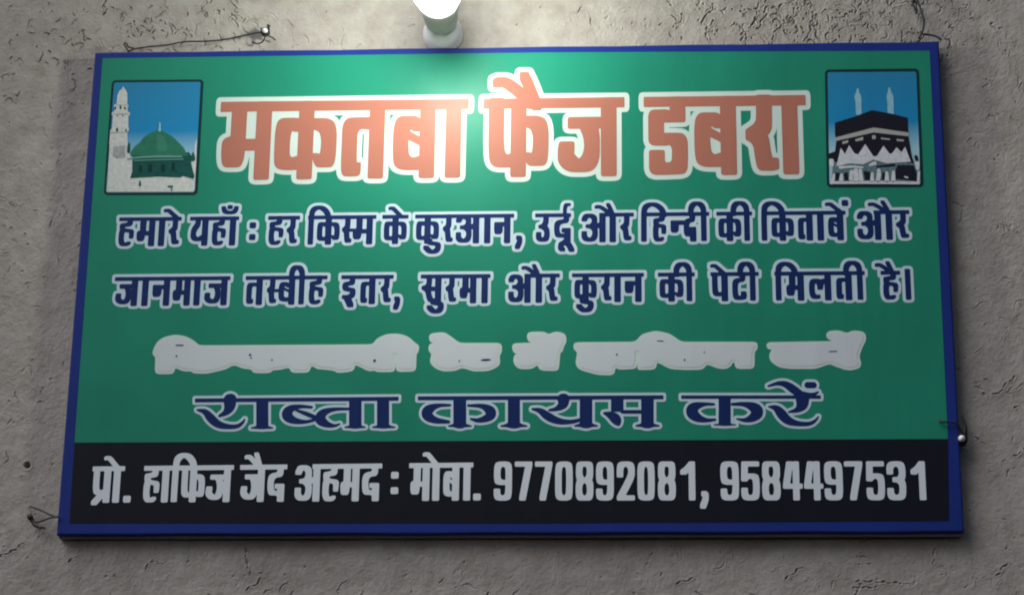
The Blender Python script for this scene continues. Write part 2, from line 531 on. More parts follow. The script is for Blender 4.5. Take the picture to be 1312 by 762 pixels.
# Letters in a unit cell: x 0..1 across, y 0 (head line) .. 1 (base line); y < 0 above, y > 1 below
GL = {
 'ma': [[(.25,0),(.25,.5)], [(.22,.52),(0,.56),(0,.68),(.04,.80),(.16,.82),(.24,.70),(.24,.5)], [(.2,.57),(1,.57)], [(1,0),(1,1)]],
 'ka': [[(.5,0),(.5,1)], [(.32,.34,.5),(.26,.27),(.06,.26),(0,.38),(0,.70),(.02,.84),(.24,.87),(.5,.82)],
        [(.5,.29,.9),(.80,.26),(1,.34),(1,.74),(.94,.84),(.84,.82,.8),(.72,.74,.4)]],
 'ta': [[(1,0),(1,1)], [(1,.28),(.45,.26),(0,.28),(0,.60),(0,.88),(.06,.97),(.20,.96,.9),(.34,.88,.4)]],
 'ba': [[(1,0),(1,1)], [(.62,.36,.5),(.50,.27,.9),(.20,.24),(0,.34),(0,.74),(.10,.86),(.5,.89),(1,.84)], [(.2,.44,.55),(.5,.50,.5),(1,.60,.5)]],
 'aa': [[(.5,0),(.5,1)]],
 'pha': [[(0,0),(0,.66),(.04,.82),(.2,.87),(.5,.82)], [(.5,0),(.5,1)], [(.5,.29,.9),(.80,.26),(1,.34),(1,.74),(.94,.85),(.82,.84,.8),(.70,.76,.4)]],
 'ja': [[(.24,.30),(1,.30)], [(.50,.30),(.62,.48),(.62,.80),(.46,.94),(.18,.93),(0,.80),(.04,.66)], [(1,0),(1,1)]],
 'dda': [[(.92,0),(.92,.20)],[(.92,.22),(.45,.22),(.0,.19),(0,.40),(.0,.57),(.5,.545),(1,.56),(1,.84),(.96,.98),(.5,.985),(.02,.99),(.02,.80)]],
 'ra': [[(.66,0),(.66,.22),(.62,.40),(.0,.50)], [(.05,.50),(.45,.58),(.52,.78),(.66,.95),(1,.93)]],
 'e': [[(0,-.33),(.20,-.36),(.5,-.22),(1,0)]],
 'ai': [[(0,-.31),(.12,-.345),(.42,-.24),(.90,.02)], [(.68,-.405),(.80,-.26),(1,.04)]],
 'ha': [[(.80,0),(.80,.20),(.30,.23),(.0,.25),(.08,.43,.9),(.5,.45,.9),(1,.48,.9),(1,.62,.9),(.98,.72,.8)], [(.10,.45),(0,.56),(0,.86),(.16,1.01,.9),(.56,1.01,.9),(.80,.95,.7)]],
 'ya': [[(.36,0),(.36,.24),(.10,.40),(0,.56),(.02,.74),(.25,.84),(.6,.82),(1,.68)], [(1,0),(1,1)]],
 'cb': [[(0,-.42),(.10,-.26),(.5,-.22),(.90,-.26),(1,-.42)], [(.5,-.45)]],
 'sa': [[(.34,0),(.34,.26),(.30,.40),(.0,.46)], [(.02,.46),(.28,.56),(.34,.80),(.46,.94)], [(.56,.50),(1,.50)], [(1,0),(1,1)]],
 'na': [[(1,0),(1,1)], [(0,.34),(1,.34)], [(0,.36),(0,.62),(.12,.67),(.30,.60),(.30,.36)]],
 'nah': [[(0,.34),(1,.34)], [(0,.36),(0,.62),(.12,.67),(.30,.60),(.30,.36)]],
 'da': [[(.86,0),(.86,.24),(.35,.25),(0,.34),(0,.68),(.16,.82),(.55,.80),(1,.86)], [(.72,.60),(1,.60)], [(1,.60),(1,1)]],
 'a': [[(0,.18),(.10,.03),(.36,.02),(.56,.12),(.54,.36),(.40,.44),(.22,.45)], [(.36,.45),(.58,.56),(.58,.84),(.44,.98),(.14,.98),(0,.88),(0,.72)], [(.56,.46),(1,.38)], [(1,0),(1,1)]],
 'i': [[(.9,0),(.9,.24),(.4,.26),(0,.30),(.04,.46),(.5,.50),(1,.52),(.98,.72),(.60,.80),(0,.80)], [(.30,.84),(.76,1.12)]],
 'u': [[(.88,0),(.88,.26),(.66,.42),(.30,.45)], [(.5,.46),(1,.56),(1,.84),(.80,.97),(.26,.97),(0,.88),(.02,.74)]],
 'tta': [[(.85,0),(.85,.24),(.30,.25),(0,.34),(0,.80),(.14,.96),(.6,.97),(1,.93),(.94,.78)]],
 'la': [[(1,0),(1,1)], [(1,.30),(.78,.29),(.56,.36),(.50,.58)], [(.50,.48),(.40,.30),(.18,.29),(0,.38),(0,.80),(.12,.96),(.34,.94)]],
 'pa': [[(0,0),(0,.64),(.10,.80),(.45,.82),(1,.78)], [(1,0),(1,1)]],
 'pra': [[(.06,0),(.06,.62),(.18,.76),(.5,.76),(1,.72)], [(1,0),(1,1)], [(.74,.76),(.3,.94),(0,1.08)]],
 'im': [[(0,1),(0,-.04),(.06,-.30),(.36,-.42),(.70,-.36),(.95,-.16),(1,.04)]],
 'ii': [[(0,.02),(.0,-.24),(.25,-.42),(.70,-.42),(1,-.24),(1,.1),(1,1)]],
 'um': [[(.26,.96),(.30,1.06),(.62,1.08),(1,1.12),(.94,1.32),(.66,1.42),(.30,1.40),(0,1.24)]],
 'uu': [[(.62,.96),(.40,1.08),(.06,1.14),(.0,1.30),(.18,1.36)], [(.40,1.12),(.72,1.14),(1,1.38)]],
 'ref': [[(1,-.42),(.45,-.42),(.18,-.26),(.22,0)]],
 'dot': [[(.5,-.36)]],
 'comma': [[(.5,.88),(.9,.92),(.85,1.04),(.2,1.24)]],
 'period': [[(.3,.97),(.7,.97)]],
 'colon': [[(.35,.29),(.65,.29)], [(.35,.76),(.65,.76)]],
 'bar': [[(0,.52,.7),(1,.52,.7)]],
 'danda': [[(.5,-.06),(.5,1)]],
 '0': [[(0,.5),(0,.14),(.14,0),(.86,0),(1,.14),(1,.86),(.86,1),(.14,1),(0,.86),(0,.5)]],
 '1': [[(0,.24),(.55,.14),(1,0)], [(1,0),(1,1)]],
 '2': [[(0,.32),(0,.12),(.14,0),(.86,0),(1,.14),(1,.34),(.6,.62),(.06,.96)], [(0,1),(1,1)]],
 '3': [[(0,.24),(0,.10),(.2,0),(.84,0),(1,.12),(1,.38),(.78,.47),(.45,.47)], [(.7,.47),(1,.56),(1,.86),(.84,1),(.16,1),(0,.90),(0,.79)]],
 '4': [[(.28,0),(0,.66)], [(0,.66),(1,.66)], [(.76,0),(.76,1)]],
 '5': [[(.06,0),(1,0)], [(.04,0),(0,.44)], [(0,.44),(.2,.36),(.86,.36),(1,.48),(1,.86),(.86,1),(.14,1),(0,.90),(0,.78)]],
 '7': [[(0,0),(1,0)], [(1,0),(.44,1)]],
 '8': [[(.5,0),(.12,0),(.02,.10),(.02,.36),(.2,.47),(.5,.48),(.8,.47),(.98,.36),(.98,.10),(.88,0),(.5,0)], [(.5,.48),(.14,.50),(0,.62),(0,.88),(.14,1),(.5,1),(.86,1),(1,.88),(1,.62),(.86,.50),(.5,.48)]],
 '9': [[(1,.5),(1,.12),(.86,0),(.14,0),(0,.12),(0,.42),(.14,.54),(.86,.54)], [(1,.4),(1,.86),(.86,1),(.14,1),(0,.90),(0,.80)]],
}
NO_FLOOR = {'e', 'ai', 'cb', 'dot', 'ref'}
FREE = {'1': 'right'}

def word(line, head, glyphs, label=None):
    """one printed word: head = (x0, x1) of the head line or None; glyphs = [(letter, x0, x1)] measured across"""
    (ax, at_, ab), (bx, bt, bb) = line['ends']
    V, H, HL = line['V'], line['H'], line['HL']
    def rows(px):
        t = (px - ax) / (bx - ax)
        return at_ + (bt - at_) * t, ab + (bb - ab) * t
    everyx = [g[1] for g in glyphs] + [g[2] for g in glyphs] + (list(head) if head else [])
    lo, hi = min(everyx), max(everyx)
    g0 = line.get('grow', 0)
    tl, bl = rows(lo)
    ext = (bl - tl)
    u0, v1 = uv(lo - g0 - 8, tl - ext * .6 - 10); u1, v0 = uv(hi + g0 + 8, bl + ext * .5 + 10)
    u0 = min(u0, uv(lo - 8 - g0, bl)[0]); u1 = max(u1, uv(hi + 8 + g0, bl)[0])
    fields = [Field(u0, u1, v0, v1)] + ([Field(u0, u1, v0, v1, g0)] if g0 else [])
    for f in fields:
        if head:
            y0, y1 = rows(head[0])[0] + HL / 2, rows(head[1])[0] + HL / 2
            a, b = uv(head[0], y0), uv(head[1], y1)
            f.stroke([(a[0] + 2, a[1], 2, HL / 2), (b[0] - 2, b[1], 2, HL / 2)], p=8)
        for g in glyphs:
            name, x0, x1 = g[:3]
            dy = g[3] if len(g) > 3 else 0.0
            xm = (x0 + x1) / 2
            t_, b_ = rows(xm)
            if name in '0123456789': top = t_ + H / 2
            else: top = t_ + HL / 2
            bot = b_ - H / 2
            ym = (t_ + b_) / 2
            if name in ('e', 'ai', 'cb', 'dot', 'ref', 'im', 'ii'):
                ym = t_ if name not in ('im', 'ii') else ym
            va, vb = uv(xm, top)[1], uv(xm, bot)[1]
            ua, ub = uv(x0, ym)[0], uv(x1, ym)[0]
            av, bh = V / 2, H / 2
            if name in ('e', 'ai', 'ref'): av, bh = (V * .31, H * .38) if V > 15 else (V * .36, H * .40)
            if name in ('cb',): av, bh = V * .42, H * .45
            if name in ('dot', 'period', 'colon'): av, bh = V * .50, V * .50
            if name in ('comma',): av, bh = V * .45, V * .42
            if name == 'danda': av = V * .42
            ca, cb_ = ua + av, ub - av
            if cb_ < ca: ca = cb_ = (ua + ub) / 2
            for st in GL[name]:
                cf = line.get('curve', 1.0) if len(st) > 2 and not name.isdigit() else 1.0
                d_ = av * (1 - cf)
                pts = []
                for q in st:
                    x, y = q[:2]; k_ = cf * (q[2] if len(q) > 2 else 1)
                    vy = va + (vb - va) * (y + dy)
                    if y == 0 and head and len(st) == 2 and bh > HL / 2: vy -= bh - HL / 2     # stems end flush with the head line
                    pts.append((ca - d_ + (cb_ - ca + 2 * d_) * x, vy, av * k_, bh * k_))
                f.stroke(pts, p=line.get('p', 5))
    o = fields[0].build('printed_word', line['layer'] + 1, MAT[line['mat']], sign)
    if g0:
        fields[1].build('printed_outline', line['layer'], MAT[line.get('edge', 'outline')], o)
    if label: o['label'] = label
    return o

L1 = dict(ends=((283, 130.2, 232.0), (1031, 121.5, 224.2)), V=20.5, H=17, HL=14.5, grow=6.6, layer=2, mat='red', p=7)
word(L1, (283, 601), [('ma', 284.5, 347), ('ka', 352, 431.5), ('ta', 438, 492.5), ('ba', 503.6, 557.5), ('aa', 569, 592.5)])
word(L1, (619.6, 800), [('pha', 625.7, 703), ('ai', 631, 694), ('ja', 713.8, 790)])
word(L1, (824.7, 1032), [('dda', 830.6, 881), ('ba', 889.4, 943.3), ('ra', 955, 997), ('aa', 1001.5, 1023)])

L2 = dict(ends=((193, 278.2, 315.8), (1120, 269.6, 307.8)), V=8.3, H=6.3, HL=5.2, curve=.86, edge='outline_blue', grow=3.9, layer=2, mat='navy')
word(L2, (153, 233), [('ha', 152.5, 172.3), ('ma', 175.4, 198.7), ('aa', 203.3, 211.2), ('ra', 216, 230.2), ('e', 209.4, 231)])
word(L2, (243.7, 306.6), [('ya', 244.4, 266.8), ('ha', 271.9, 290), ('aa', 294, 302.3), ('cb', 283.3, 305.4)])
word(L2, None, [('colon', 319.5, 328)])
word(L2, (343.7, 384.6), [('ha', 344.5, 363.8), ('ra', 367.3, 381)])
word(L2, (394.8, 482.4), [('im', 394.8, 423.8), ('ka', 406.2, 435.5), ('ra', 438.2, 450.8), ('bar', 445, 459), ('ma', 452, 477.6)])
word(L2, (490, 523.6), [('ka', 491.9, 521.3), ('e', 497.5, 517)])
word(L2, (532, 658.9), [('ka', 533.1, 562.6), ('um', 542.8, 566), ('ra', 567.3, 580.5), ('a', 584, 614.1), ('aa', 620.5, 628.2), ('na', 633, 654), ('comma', 659, 670)])
word(L2, (685.7, 731.6), [('u', 686.5, 704.4), ('da', 709.9, 731.3), ('uu', 714.6, 736), ('ref', 719.9, 731.3)])
word(L2, (767.7, 812), [('a', 745, 776), ('aa', 781, 788.9), ('ai', 761.8, 788.6), ('ra', 794.5, 809)])
word(L2, (821.3, 908.5), [('im', 821.3, 854), ('ha', 836.4, 854), ('nah', 859, 878), ('da', 875.8, 892), ('ii', 881.7, 905.2)])
word(L2, (917.7, 963.5), [('ka', 920.3, 949.6), ('ii', 936.2, 960.5)])
word(L2, (975.4, 1083.2), [('im', 975.4, 1006.5), ('ka', 988.2, 1017), ('ta', 1022.2, 1041.2), ('aa', 1047.2, 1055), ('ba', 1060.8, 1080.6), ('e', 1057, 1080.5), ('dot', 1078.5, 1087, -.02)])
word(L2, (1119, 1164.8), [('a', 1098.1, 1128.8), ('aa', 1135, 1142.9), ('ai', 1112, 1141.5), ('ra', 1147.8, 1164)])

L3 = dict(ends=((215, 354.4, 391.9), (1055, 347.6, 385.0)), V=8.3, H=6.3, HL=5.2, curve=.86, edge='outline_blue', grow=3.9, layer=2, mat='navy')
word(L3, (147.5, 295.4), [('ja', 148, 176.5), ('aa', 182.2, 190), ('na', 195.5, 217.7), ('ma', 221.5, 244), ('aa', 248.6, 256.5), ('ja', 261.9, 291.3)])
word(L3, (315, 419.8), [('ta', 315.9, 336.5), ('ra', 341.9, 354.5), ('bar', 349, 362), ('ba', 357, 378), ('ii', 369.5, 390), ('ha', 395.9, 414.8)])
word(L3, (437.4, 504.5), [('i', 438.3, 455.9), ('ta', 461.8, 481), ('ra', 487.7, 501.2), ('comma', 503.5, 513.7)])
word(L3, (539.2, 628.5), [('sa', 540, 565.6), ('um', 547.2, 569.6), ('ra', 570.9, 584.8), ('ma', 588.8, 610.4), ('aa', 617, 625)])
word(L3, (672, 717.2), [('a', 651.2, 680), ('aa', 686.5, 694.2), ('ai', 668, 693), ('ra', 699.6, 714.5)])
word(L3, (732.9, 825), [('ka', 735.9, 764.6), ('um', 738.2, 761.2), ('ra', 770, 783.4), ('aa', 787.2, 795), ('na', 800.3, 822)])
word(L3, (842.9, 890), [('ka', 844.9, 875.6), ('ii', 863, 886.7)])
word(L3, (910.2, 972), [('pa', 912.2, 932.6), ('e', 909.9, 931), ('tta', 938, 956.8), ('ii', 945, 967.9)])
word(L3, (992, 1107.7), [('im', 993.6, 1023), ('ma', 1007.2, 1030), ('la', 1036.3, 1064.8), ('ta', 1071.2, 1091.4), ('ii', 1080.8, 1105.4)])
word(L3, (1128, 1153.2), [('ha', 1131.3, 1151), ('ai', 1120.9, 1146.5), ('danda', 1158.5, 1168)])

L6a = dict(ends=((170, 596.8, 643.6), (500, 593.4, 641.6)), V=8.8, H=6.6, HL=6.2, curve=.90, grow=0, layer=1.9, mat='silver')
word(L6a, (118.9, 160.5), [('pra', 118.4, 141.7), ('aa', 144.5, 154.6), ('e', 133, 155), ('period', 158.5, 169.5)])
word(L6a, (184.9, 299.9), [('ha', 184.3, 205), ('aa', 206.8, 217), ('im', 220, 251.7), ('pha', 232.5, 262.6), ('ja', 263.6, 295.3)])
word(L6a, (307.8, 368.2), [('ja', 308.2, 338.9), ('ai', 313, 337), ('da', 342.9, 364.7)])
word(L6a, (400.5, 489.8), [('a', 378, 410), ('ha', 413.4, 434.7), ('ma', 436.4, 460.3), ('da', 464, 486)])
word(L6a, None, [('colon', 500.0, 511.5)])
word(L6a, (524.3, 606.5), [('ma', 526, 550.4), ('aa', 553.6, 563.6), ('e', 541.4, 563), ('ba', 568, 588.4), ('aa', 593, 603.5), ('period', 606.0, 617)])
L6b = dict(ends=((640, 591.0, 641.0), (1190, 590.6, 640.4)), V=8.1, H=6.6, HL=6.6, grow=0, layer=1.9, mat='silver')
a = lambda x: 620 + x / 4.524
b = lambda x: 890 + x / 4.232
n1 = [(58, 163), (178, 280), (295, 397), (413, 515), (532, 635), (650, 753), (770, 875), (890, 990), (1008, 1112), (1138, 1225)]
n2 = [(140, 240), (252, 352), (365, 465), (478, 585), (592, 697), (703, 803), (812, 912), (930, 1030), (1042, 1145), (1172, 1252)]
word(L6b, None, [(c, a(x0), a(x1)) for c, (x0, x1) in zip('9770892081', n1)] + [('comma', a(1246), a(1305))])
word(L6b, None, [(c, b(x0), b(x1)) for c, (x0, x1) in zip('9584497531', n2)])

# --- broad nib line: strokes traced as (x, y, radius)
def zone(x0, y0, k):
    return lambda x, y: uv(x0 + x / k, y0 + y / k)
def brush_word(Z, k, heads, strokes, grow=3.4):
    box = [Z(q[0], q[1]) for s in strokes for q in s] + [Z(q[0], q[1]) for q in heads[:2]]
    us, vs = [q[0] for q in box], [q[1] for q in box]
    objs = []
    for g in (0, grow):
        f = Field(min(us) - 24, max(us) + 24, min(vs) - 20, max(vs) + 20, g)
        (hx0, hy0), (hx1, hy1), hh = heads
        p, q = Z(hx0, hy0), Z(hx1, hy1)
        r = hh / 2 / k
        f.stroke([(p[0] + 2, p[1], 2, r), (q[0] - 2, q[1], 2, r)], p=8)
        for s in strokes:
            rect = len(s) == 2 and s[0][2] == s[1][2] and s[0][0] == s[1][0]
            if rect:
                x, r_ = s[0][0], s[0][2]
                c = [Z(x - r_, s[0][1]), Z(x + r_, s[0][1]), Z(x + r_, s[1][1]), Z(x - r_, s[1][1])]
                f.poly(c)
            else:
                f.stroke([(*Z(x, y), r_ / k, r_ / k) for x, y, r_ in s], p=2.2)
        objs.append(f)
    o = objs[0].build('printed_word', 3, MAT['navy'], sign)
    objs[1].build('printed_outline', 2, MAT['outline_blue'], o)
def foot(x, x0, x1, y, yt):
    return [[(x0, y, 4), ((x0 + x) / 2, y - 3, 8), (x, yt, 24), ((x1 + x) / 2, y - 3, 8), (x1, y, 4)]]
Z = zone(240, 490, 4.5241)
brush_word(Z, 4.5241, ((45, 103), (1225, 93), 23),
  [[(248,100,37),(248,138,32),(228,172,18),(188,192,8)], [(60,158,6),(105,166,16),(135,205,25),(180,245,21),(240,256,14),(295,254,12),(325,228,8),(333,212,4)],
   [(435,100,35),(435,262,35)], [(720,142,8),(650,136,11),(595,150,22),(572,185,32),(605,218,22),(680,230,10),(740,215,8)], [(628,158,6),(690,180,13),(750,205,12)],
   [(938,152,8),(850,152,10),(785,172,22),(765,210,32),(800,240,20),(850,252,9),(882,240,5)], [(974,95,36),(974,260,36)], [(1135,90,35),(1135,258,35)]]
  + foot(435,372,495,262,246) + foot(974,915,1030,258,244) + foot(1135,1075,1203,258,243))
Z = zone(520, 490, 3.7486)
brush_word(Z, 3.7486, ((58, 75), (1237, 70), 19),
  [[(212,108,6),(150,108,10),(105,130,24),(98,155,25),(135,182,16),(205,188,8)], [(259,75,31),(259,208,31)], [(300,110,6),(370,110,11),(412,138,26),(405,165,20),(350,184,11),(312,174,5)],
   [(519,75,29),(519,206,29)], [(757,80,28),(757,105,22),(725,127,10),(690,132,6)], [(608,127,5),(645,132,13),(680,162,21),(730,186,16),(790,190,10),(840,178,8)], [(865,75,30),(865,206,30)],
   [(1015,75,30),(1015,140,30)], [(952,146,5),(985,155,18),(1010,175,26),(1018,195,12)], [(1040,140,9),(1135,140,9)], [(1160,75,30),(1160,205,30)]]
  + foot(259,208,312,208,198) + foot(519,458,580,208,198) + foot(865,812,918,207,197) + foot(1160,1106,1214,207,197), grow=3.4)
Z = zone(860, 480, 6.2476)
brush_word(Z, 6.2476, ((80, 178), (1197, 178), 27),
  [[(340,236,10),(260,232,14),(175,256,38),(160,300,48),(205,345,34),(280,366,16),(350,358,10)], [(427,180,48),(427,404,48)], [(490,235,12),(590,232,18),(670,262,42),(695,300,48),(655,345,32),(590,366,16),(525,352,6)],
   [(1050,190,52),(1050,240,44),(1015,282,20),(940,298,7)], [(780,255,6),(840,262,24),(880,310,40),(930,368,34),(1010,392,20),(1110,394,16),(1160,362,9),(1176,335,5)],
   [(778,90,8),(850,66,15),(915,72,26),(975,115,34),(1030,155,30),(1050,185,30)], [(1050,160,28),(1120,168,20),(1176,138,6)], [(1092,82,25),(1138,82,25)]]
  + foot(427,342,515,400,385), grow=3.4)

# --- the line whose letters have faded away, leaving their pale outlines
def mix(Zp, pts): return [Zp(x, y) for x, y in pts]
Za, Zb, Zc = zone(190, 420, 5.704), zone(410, 415, 3.976), zone(730, 415, 3.364)
blobs = [
 mix(Za, [(35,170),(60,110),(110,70),(200,50),(280,65),(340,100),(370,130),(1200,125)]) + mix(Zb, [(270,105),(290,75),(340,52),(400,50),(450,65),(480,95),(505,110),(500,145),(490,150),(488,240),(389,243),(386,160),(383,160),(382,243),(290,243),(280,235),(250,240),(200,215),(178,205),(170,240),(90,248),(70,235),(0,228)])
 + mix(Za, [(1240,300),(1190,270),(1175,325),(1045,325),(1035,285),(960,305),(910,305),(890,328),(770,328),(755,300),(690,295),(625,265),(570,300),(430,332),(330,330),(320,315),(250,315),(195,285),(185,335),(50,335),(55,210),(35,195)]),
 mix(Zb, [(558,50),(630,42),(660,60),(710,98),(925,98),(925,145),(912,160),(918,210),(860,238),(780,240),(725,220),(690,238),(620,240),(575,215),(560,190),(572,150),(555,140),(555,104),(585,97),(558,88)]),
 mix(Zb, [(1057,42),(1140,40),(1165,55),(1200,38),(1250,50),(1255,90),(1240,115),(1235,140),(1222,145),(1215,238),(1120,235),(1110,205),(1080,228),(1010,228),(985,195),(990,160),(1008,150),(985,145),(978,100),(1090,96),(1057,86)]),
 mix(Zc, [(18,80),(285,78),(310,45),(370,30),(430,42),(480,78),(808,78),(808,110),(795,118),(795,192),(715,192),(710,155),(685,192),(640,192),(590,170),(575,195),(500,197),(430,192),(375,160),(370,195),(300,197),(293,192),(294,125),(291,125),(289,192),(210,195),(195,185),(190,220),(120,218),(40,195),(25,170),(35,120),(18,110)]),
 mix(Zc, [(850,80),(1140,75),(1105,60),(1110,32),(1160,28),(1195,42),(1220,28),(1270,35),(1278,65),(1260,100),(1245,140),(1255,165),(1250,190),(1200,200),(1140,180),(1120,170),(1060,192),(950,192),(900,185),(865,160),(860,130),(875,110),(850,105)]),
]
def soften(pts):
    pts = [Vector(p) for p in pts]
    for _ in range(2):
        o = []
        for p, q in zip(pts, pts[1:] + pts[:1]):
            t = 0.25 if (q - p).length < 14 else 3.0 / (q - p).length
            o += [p.lerp(q, t), p.lerp(q, 1 - t)]
        pts = o
    return [tuple(p) for p in pts]
for pts in blobs:
    pts = soften(pts)
    us = [q[0] for q in pts]; vs_ = [q[1] for q in pts]
    box = (min(us) - 4, max(us) + 4, min(vs_) - 4, max(vs_) + 4)
    f = Field(*box); f.poly(pts, 0.5)
    o = f.build('printed_outline', 2, MAT['outline'], sign)
    o['label'] = 'pale outline of a word whose letters have faded away'
    f = Field(*box); f.poly(pts, -3.0)
    f.build('faded_lettering', 3, MAT['faded'], o)
def speck(pts):
    us = [q[0] for q in pts]; vs_ = [q[1] for q in pts]
    f = Field(min(us) - 4, max(us) + 4, min(vs_) - 4, max(vs_) + 4)
    f.stroke(pts, p=2)
    f.build('printed_speck', 4, MAT['navy'], sign)
for Zq, k, pp in ((Za, 5.704, [(745,198,9),(752,220,6),(207,207,7),(905,235,6)]),
                  (Zb, 3.976, [(278,187,7),(710,188,4)]), (Zc, 3.364, [(203,132,4),(495,155,4),(580,122,3)])):
    for x, y, r in pp:
        speck([(*Zq(x, y), r / k, r / k)])
speck([(*Zb(822,184), .6, .8), (*Zb(845,183), 1.5, 1.5), (*Zb(868,182), .6, .8)])
speck([(*Za(205,128), .9, .8), (*Za(255,127), .9, .8)])
speck([(*Zc(378,73), .8, .6), (*Zc(402,74), .8, .6)])
speck([(*Zc(1118,119), .8, .6), (*Zc(1150,118), .8, .6)])

# ---------------------------------------------------------------- the two printed pictures
SPLIT = {'minaret_opening', 'dark_gap', 'dome_cornice', 'drum_window', 'minaret', 'shrine_panel', 'white_robed_figures'}
def shape(name, Zp, k, items, layer, mat, parent, round_=0.0):
    if name in SPLIT and len(items) > 1:
        for it in items: shape(name.replace('figures', 'figure'), Zp, k, [it], layer, mat, parent, round_)
        return None
    box = []
    for it in items:
        for q in it: box.append(Zp(q[0], q[1]))
    us = [q[0] for q in box]; vs_ = [q[1] for q in box]
    f = Field(min(us) - 12, max(us) + 12, min(vs_) - 12, max(vs_) + 12)
    for it in items:
        if len(it[0]) == 2: f.poly([Zp(*q) for q in it], round_)
        else: f.stroke([(*Zp(q[0], q[1]), q[2] / k, q[2] / k) for q in it], p=2)
    return f.build(name, layer, MAT[mat], parent)

Z, k = zone(130, 95, 4.763), 4.763
pic = shape('printed_picture', Z, k, [[(88,62),(598,58),(562,714),(42,714)]], 2, 'teal', sign, 5.6)
pic['label'] = 'picture of a green dome and a white minaret'
shape('picture_sky', Z, k, [[(90,66),(592,62),(556,708),(44,710)]], 3, 'sky', pic, 3.0)
shape('courtyard', Z, k, [[(55,350),(158,350),(160,420),(166,480),(192,520),(190,600),(186,638),(350,628),(480,634),(500,615),(565,655),(570,668),(565,706),(556,716),(44,718),(36,708),(46,560)],
                         ], 4, 'stone', pic, 0.3)
shape('far_minaret', Z, k, [[(572,430),(580,400),(578,540),(568,650),(545,640),(535,545),(566,540)]], 4.1, 'stone', pic, 0.3)
shape('minaret', Z, k, [[(135,80),(141,92),(150,103),(157,122),(158,150),(157,185),(164,192),(164,200),(158,212),(160,232),(174,238),(174,250),(164,256),(163,325),(168,335),(166,348),(158,352),(158,430),(50,430),(56,345),(66,335),(72,256),(64,250),(66,238),(80,230),(84,212),(78,200),(80,190),(94,185),(100,130),(112,104),(126,94)]], 4.7, 'stone', pic, 0.3)
shape('minaret_opening', Z, k, [[(86,205,5),(85,215,5)], [(117,198,5),(118,213,6)], [(142,205,4),(146,216,5)], [(96,332,4),(97,346,8)], [(150,338,3),(151,348,6)], [(97,257,5)], [(131,257,5)], [(126,106,3)],
                            [(170,425,5),(168,450,10),(166,478,8)], [(236,655,4),(236,680,7)], [(410,688,6),(432,688,7)], [(430,700,4),(428,712,3)]], 5.5, 'drum', pic)
shape('dome_drum', Z, k, [[(192,506),(535,480),(545,500),(570,500),(572,525),(545,535),(560,600),(568,625),(560,640),(500,622),(480,632),(350,626),(178,636),(190,600)], [(560,485,6),(560,520,14)]], 5.0, 'drum', pic, 0.3)
shape('dome', Z, k, [[(180,502),(180,480),(205,445),(240,418),(262,388),(300,362),(335,350),(357,347),(385,355),(425,378),(470,418),(500,450),(522,490),(528,500),(350,496)]], 5.6, 'dome', pic, 0.3)
shape('dome_highlight', Z, k, [[(350,380,12),(362,405,26),(372,445,34)]], 6.0, 'dome_lit', pic)
shape('minaret_band', Z, k, [[(76,248,4),(164,246,4)]], 5.4, 'shade', pic)
shape('minaret_band', Z, k, [[(60,360,4),(158,358,4)]], 5.4, 'shade', pic)
shape('minaret_shadow', Z, k, [[(78,450),(140,440),(142,505),(100,512),(75,500)]], 5.4, 'shade', pic, 1.0)
shape('minaret_band', Z, k, [[(88,192,3),(160,192,3)]], 5.4, 'shade', pic)
shape('dome_cornice', Z, k, [[(165,520,5),(230,510,6),(350,504,7),(490,506,5)], [(200,530,3),(350,524,3),(500,522,3)]], 6.3, 'rim', pic)
shape('drum_window', Z, k, [[(298,560,12),(298,590,12)], [(376,560,12),(376,590,12)], [(440,555,10),(440,582,10)], [(240,565,9),(240,590,9)]], 6.3, 'teal', pic)
shape('dome_finial', Z, k, [[(357,300,4),(358,315,7),(356,330,5),(357,345,9)]], 6.3, 'tower', pic)

Z, k = zone(1050, 80, 4.62), 4.62
pic = shape('printed_picture', Z, k, [[(58,68),(562,62),(588,714),(70,716)]], 2, 'teal', sign, 5.8)
pic['label'] = 'picture of a black cube shrine above a crowd with two white minarets'
shape('picture_sky', Z, k, [[(60,72),(560,68),(584,708),(72,712)]], 3, 'sky', pic, 2.8)
shape('minaret', Z, k, [[(226,160,5),(226,185,10),(226,208,22),(230,228,17),(232,300,17)], [(413,154,5),(414,180,10),(417,206,22),(419,226,18),(421,300,18)]], 3.7, 'tower', pic)
shape('shrine', Z, k, [[(92,360),(205,325),(310,286),(420,306),(520,330),(525,440),(545,560),(560,600),(320,612),(85,590),(100,470),(92,430)], [(50,545),(90,530),(95,575),(60,575)], [(570,560,10),(576,580,10)]], 4.4, 'cloth', pic, 0.3)
shape('shrine_belt', Z, k, [[(94,447),(320,388),(527,418),(530,440),(320,417),(95,468)]], 5.1, 'belt', pic)
shape('shrine_panel', Z, k, [[(133,472),(170,462),(168,478),(136,486)], [(210,458),(258,443),(258,462),(214,470)], [(310,434),(332,434),(332,455),(312,457)], [(362,447),(418,454),(416,462),(364,456)], [(455,455),(500,460),(498,470),(458,468)]], 5.1, 'belt', pic)
shape('pilgrim_crowd', Z, k, [[(80,600),(320,570),(560,600),(575,640),(580,705),(70,705)]], 5.1, 'crowd', pic)
shape('dark_gap', Z, k, [[(460,610),(555,610),(572,650),(576,705),(520,700),(440,690),(450,640)], [(85,655),(120,655),(112,700),(92,700)], [(142,660),(165,650),(172,700),(150,705)], [(260,645),(300,650),(298,700),(268,700)], [(380,660,9),(378,690,9)], [(340,620,6),(440,610,9)]], 5.8, 'cloth', pic)
